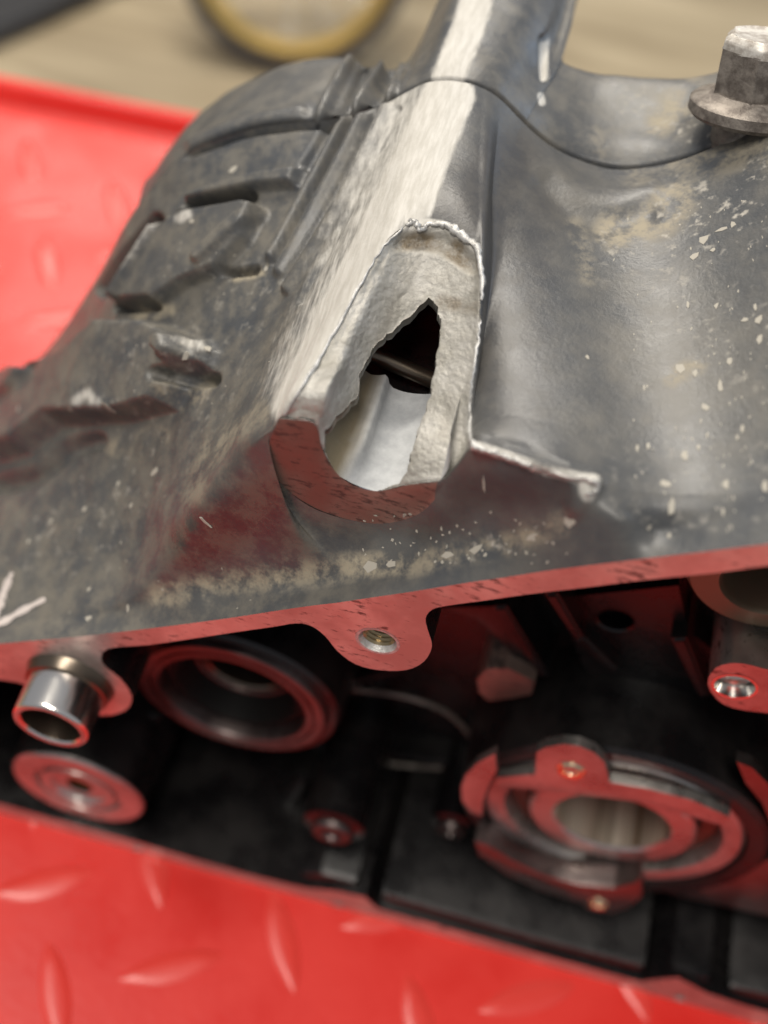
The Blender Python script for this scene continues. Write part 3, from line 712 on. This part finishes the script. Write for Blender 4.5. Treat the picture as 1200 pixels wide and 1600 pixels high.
def screw(px, py, y, r, parent, m=brass_m):
    s = on_y(px, py, y); lathe('screw', [(.1, y + .9), (r * .45, y + .9), (r * .55, y - .2), (r * .85, y - .6), (r, y - .1), (r, y + 1.5)], s[0], s[2], m, parent, 28)
screw(892, 1204, 15.4, 3.6, rp)
plate('bearing_retainer', [(720,1232),(727,1212),(745,1193),(774,1177),(776,1205),(762,1230),(755,1252),(753,1276),(735,1270),(722,1252)], 12.5, 2.2, ringface_m, case)
r2 = plate('bearing_retainer', [(742,1314),(764,1322),(800,1345),(850,1368),(905,1382),(960,1388),(992,1380),(1001,1370),(1004,1400),(985,1418),(955,1428),(925,1424),(905,1410),(850,1394),(790,1366),(748,1336)], 12.5, 9, dimring_m, case)
screw(935, 1412, 12.4, 3.0, r2)
plate('machined_pad', [(1030,1392),(1080,1390),(1140,1374),(1200,1344),(1290,1310),(1300,1460),(1230,1440),(1150,1420),(1080,1406)], 19.5, 4, dimring_m, case)
plate('machined_pad', [(1150,1190),(1175,1200),(1205,1230),(1260,1300),(1250,1330),(1205,1290),(1190,1255),(1165,1225)], 18, 3, dimring_m, case)

c = on_y(362, 1095, 20); X1, Z1 = c[0], c[2]
lb = lathe('shaft_bearing', [(19.3, 30), (19.3, 21), (19.8, 20), (21.4, 20), (21.6, 20.7), (22.2, 20.7), (22.4, 20), (24.4, 20), (24.8, 20.6), (24.8, 34)], X1, Z1, shade_m, case, 96)
lathe('seal_ring', [(19.2, 27), (18.2, 23.5), (16.4, 23.2), (15.6, 25), (14.6, 29), (13.8, 31)], X1, Z1, mat('matte_seal_rubber', (.008, .0075, .007), .6, 0, .15), lb, 80)
for rr3, yy3 in ((18.6, 24.4), (16.9, 27.5), (13.2, 30.2)):
    lathe('seal_lip', [(rr3 + .35, yy3 + .4), (rr3 + .1, yy3), (rr3 - .25, yy3 + .1), (rr3 - .4, yy3 + .6)], X1, Z1, dimring_m, lb, 72)
lathe('inner_ring', [(14.5, 34), (14, 31), (11, 30.4), (10.4, 31), (10.4, 44)], X1, Z1, darkmetal_m, lb, 80)
lathe('bearing_boss', [(25, 22), (27.2, 21.4), (28, 22.4), (28.6, 34), (31, 40), (36, 43), (38, 47)], X1, Z1, black_m, case, 96)
tube('floor_bead', [on_y(a, b, 26) for a, b in smooth_poly([(225,1262),(270,1276),(330,1283),(395,1274),(445,1250),(474,1212)], 6, False)], list(np.interp(np.linspace(0, 1, 31), [0, .2, .8, 1], [2.2, 3.4, 3.4, 1.5])), satin_m, case, 14)
c = on_y(121, 1234, 2); X2, Z2 = c[0], c[2]
sb = lathe('stepped_boss', [(3.6, 14), (3.6, 4.0), (4.4, 3.2), (7.6, 3.2), (8.2, 2.0), (10.4, 2.0), (10.8, 3.8), (12.2, 3.8), (12.6, 2), (18.2, 2), (18.8, 2.6), (19.2, 12), (20.5, 46)], X2, Z2, ringface_m, case, 80)
lathe('boss_barrel', [(19.0, 3.0), (19.5, 12), (20.7, 46)], X2, Z2, black_m, sb, 80)
lathe('boss_bore', [(3.5, 3.2), (3.5, 12), (.1, 12)], X2, Z2, brass_m, sb, 32)
# pill-shaped port on the back wall with a thin bright rim
pl = smooth_poly([(500,1076),(560,1078),(640,1090),(700,1115),(734,1150),(741,1176),(716,1196),(660,1198),(540,1186)], 5, False)
tube('port_rim', [on_y(a, b, 41) for a, b in pl], .75, rust_m, case, 6)
plate('machined_pad', [(745,1062),(760,1046),(792,1044),(836,1066),(830,1086),(800,1092),(762,1096),(748,1082)], 30, 16, endface_m, case)
plate('wall_web', [(690,950),(770,948),(812,1000),(842,1052),(820,1056),(790,1010),(745,968)], 34, 12, black_m, case)
holed_plate('wall_web', [(870,935),(1060,915),(1075,985),(1130,1030),(1090,1110),(960,1095),(910,1040)], 38, 8, black_m, case, (962, 970, 4.3))
hq = on_y(962, 970, 37.8); lathe('oil_hole', [(4.6, 37.9), (4.2, 38.2), (4.1, 45.8), (.1, 45.8)], hq[0], hq[2], black_m, case, 32)
c = on_y(1205, 915, 30); lathe('bushing', [(9.5, 44), (9.5, 31), (10.2, 30), (16, 31), (17.2, 33), (17.5, 46)], c[0], c[2], mat('brown_bronze', (.20, .155, .10), .5, .35), case, 64)
lg = holed_plate('drilled_lug', smooth_poly([(1106,1070),(1118,1044),(1150,1036),(1190,1044),(1230,1060),(1230,1110),(1180,1112),(1130,1100)], 3), 22, 24, ringface_m, case, (1148, 1074, 4.3))
s = on_y(1148, 1074, 21.8); lathe('threaded_hole', [(4.9, 21.9), (4.3, 21.95), (3.9, 23), (3.5, 24), (3.9, 25), (3.5, 26), (3.9, 27), (3.6, 28), (.1, 28)], s[0], s[2], chrome_m, lg, 36)
# studs, lugs and ribs on the floor of the case
def lugscrew(px, py, y, r):
    s = on_y(px, py, y); o = lathe('floor_lug', [(.1, y), (r * .7, y), (r, y + 1), (r * 1.05, 45.5)], s[0], s[2], black_m, case, 28)
    lathe('screw', [(.1, y - .6), (r * .3, y - .6), (r * .36, y - 1.8), (r * .62, y - 1.8), (r * .7, y - .8), (r * .7, y + .4)], s[0], s[2], shade_m, o, 24)
lugscrew(520, 1296, 9, 8.5); lugscrew(705, 1292, 22, 6)
for px, py in FOOT:
    s = on_y(px, py + 4, 0); lathe('bolt_hole', [(1.9, -.06), (1.5, .3), (1.4, 8), (.05, 8)], s[0], s[2], bright_m, flange, 24)
def block(px, y, depth, b=2.2): plate('floor_block', px, y, depth, satin_m, case, bevel=b)
block([(596,1398),(700,1428),(840,1468),(930,1492),(1006,1512),(1006,1530),(930,1512),(840,1490),(700,1450),(596,1422)], 2.0, 43)
block([(1050,1512),(1108,1532),(1110,1556),(1054,1528)], 2.0, 43)
block([(1138,1542),(1200,1556),(1300,1584),(1300,1608),(1200,1580),(1140,1564)], 2.0, 43)
block([(468,1366),(500,1366),(556,1380),(562,1400),(524,1391),(468,1386)], 2.0, 43)
def web(a, b, y, w): 
    p, q = on_y(*a, y), on_y(*b, y); bm = bmesh.new(); d = q - p; n = np.array([-d[2], 0, d[0]]); n /= np.linalg.norm(n)
    vs = [bm.verts.new(tuple(v)) for v in (p + n * w, q + n * w * .7, q - n * w * .7, p - n * w)]; f = bm.faces.new(vs)
    r = bmesh.ops.extrude_face_region(bm, geom=[f])
    for v in [g for g in r['geom'] if isinstance(g, bmesh.types.BMVert)]: v.co.y = 46.2
    bmesh.ops.recalc_face_normals(bm, faces=bm.faces); bmesh.ops.bevel(bm, geom=[e for e in bm.edges if all(abs(v.co.y - y) < .01 for v in e.verts)], offset=.7, segments=3, affect='EDGES')
    bm_obj('wall_web', bm, satin_m, case, sharp=30)
for a, b, y, w in [((860,930),(905,1000),32,1.6),((905,1000),(960,1050),34,1.6),((780,950),(850,1060),33,1.8),((1060,1000),(1100,1090),33,1.8),((500,1080),(620,1050),36,1.4),((490,1170),(700,1195),38,1.2),((240,1120),(215,1200),22,1.8),((170,1130),(150,1185),20,1.6)]: web(a, b, y, w)
# ================================================================== THINGS BEHIND
rb = on_z(450, 112, -300); rax = CAM - rb; rax /= np.linalg.norm(rax); rup = np.cross(rax, np.cross((0, 0, 1.), rax)); rup /= np.linalg.norm(rup); rsd = np.cross(rup, rax)
rc = rb + rup * 99 + rax * 4; wheel = empty('wheel', (0, 0, 0), 'small black-tyred wheel with a shiny gold rim and thin spokes tilted on the tan floor', 'wheel')
lathe('tyre', [(86, -10), (96, -11), (99, -6), (99, 6), (95, 11), (88, 11), (86, 7), (86, -10)], 0, 0, rubber_m, wheel, 96, axis=rax, org=rc)
lathe('rim', [(86.5, 8), (84, 9), (81, 4), (76, -2), (74, -8), (76, -12)], 0, 0, gold_m, wheel, 96, axis=rax, org=rc)
lathe('hub', [(.1, 14), (7, 14), (8, 12), (8, 4), (5, 2), (5, -6), (8, -8), (8, -14), (.1, -14)], 0, 0, darkmetal_m, wheel, 32, axis=rax, org=rc)
sm = None
for k in range(24):
    a0 = 2 * math.pi * k / 24; a1 = a0 + (.5 if k % 2 else -.5); sd = (1 if k % 4 < 2 else -1)
    p0 = rc + 7.5 * (math.cos(a1) * rsd + math.sin(a1) * rup) + rax * 8 * sd; p1 = rc + 77 * (math.cos(a0) * rsd + math.sin(a0) * rup) - rax * 3
    tube('spoke', [p0, (p0 + p1) / 2, p1], .7, chrome_m, wheel, 6)
d0, d1 = on_z(-10, 52, -284), on_z(115, -4, -284); dd = d1 - d0; nn = np.array([-dd[1], dd[0], 0]); nn /= np.linalg.norm(nn)
V = [d0 - dd, d1 + dd, d1 + dd + nn * 300, d0 - dd + nn * 300]; bm = bmesh.new()
lo = [bm.verts.new((v[0], v[1], -299)) for v in V]; hi = [bm.verts.new((v[0], v[1], -284)) for v in V]
bm.faces.new(lo); bm.faces.new(hi)
for i in range(4): bm.faces.new((lo[i], lo[(i + 1) % 4], hi[(i + 1) % 4], hi[i]))
bmesh.ops.recalc_face_normals(bm, faces=bm.faces); bmesh.ops.bevel(bm, geom=list(bm.edges), offset=3, segments=3, affect='EDGES')
o = bm_obj('storage_case', bm, darkslab_m); o['label'] = 'black blurred slab-shaped object beyond the tray in the corner'; o['category'] = 'case'
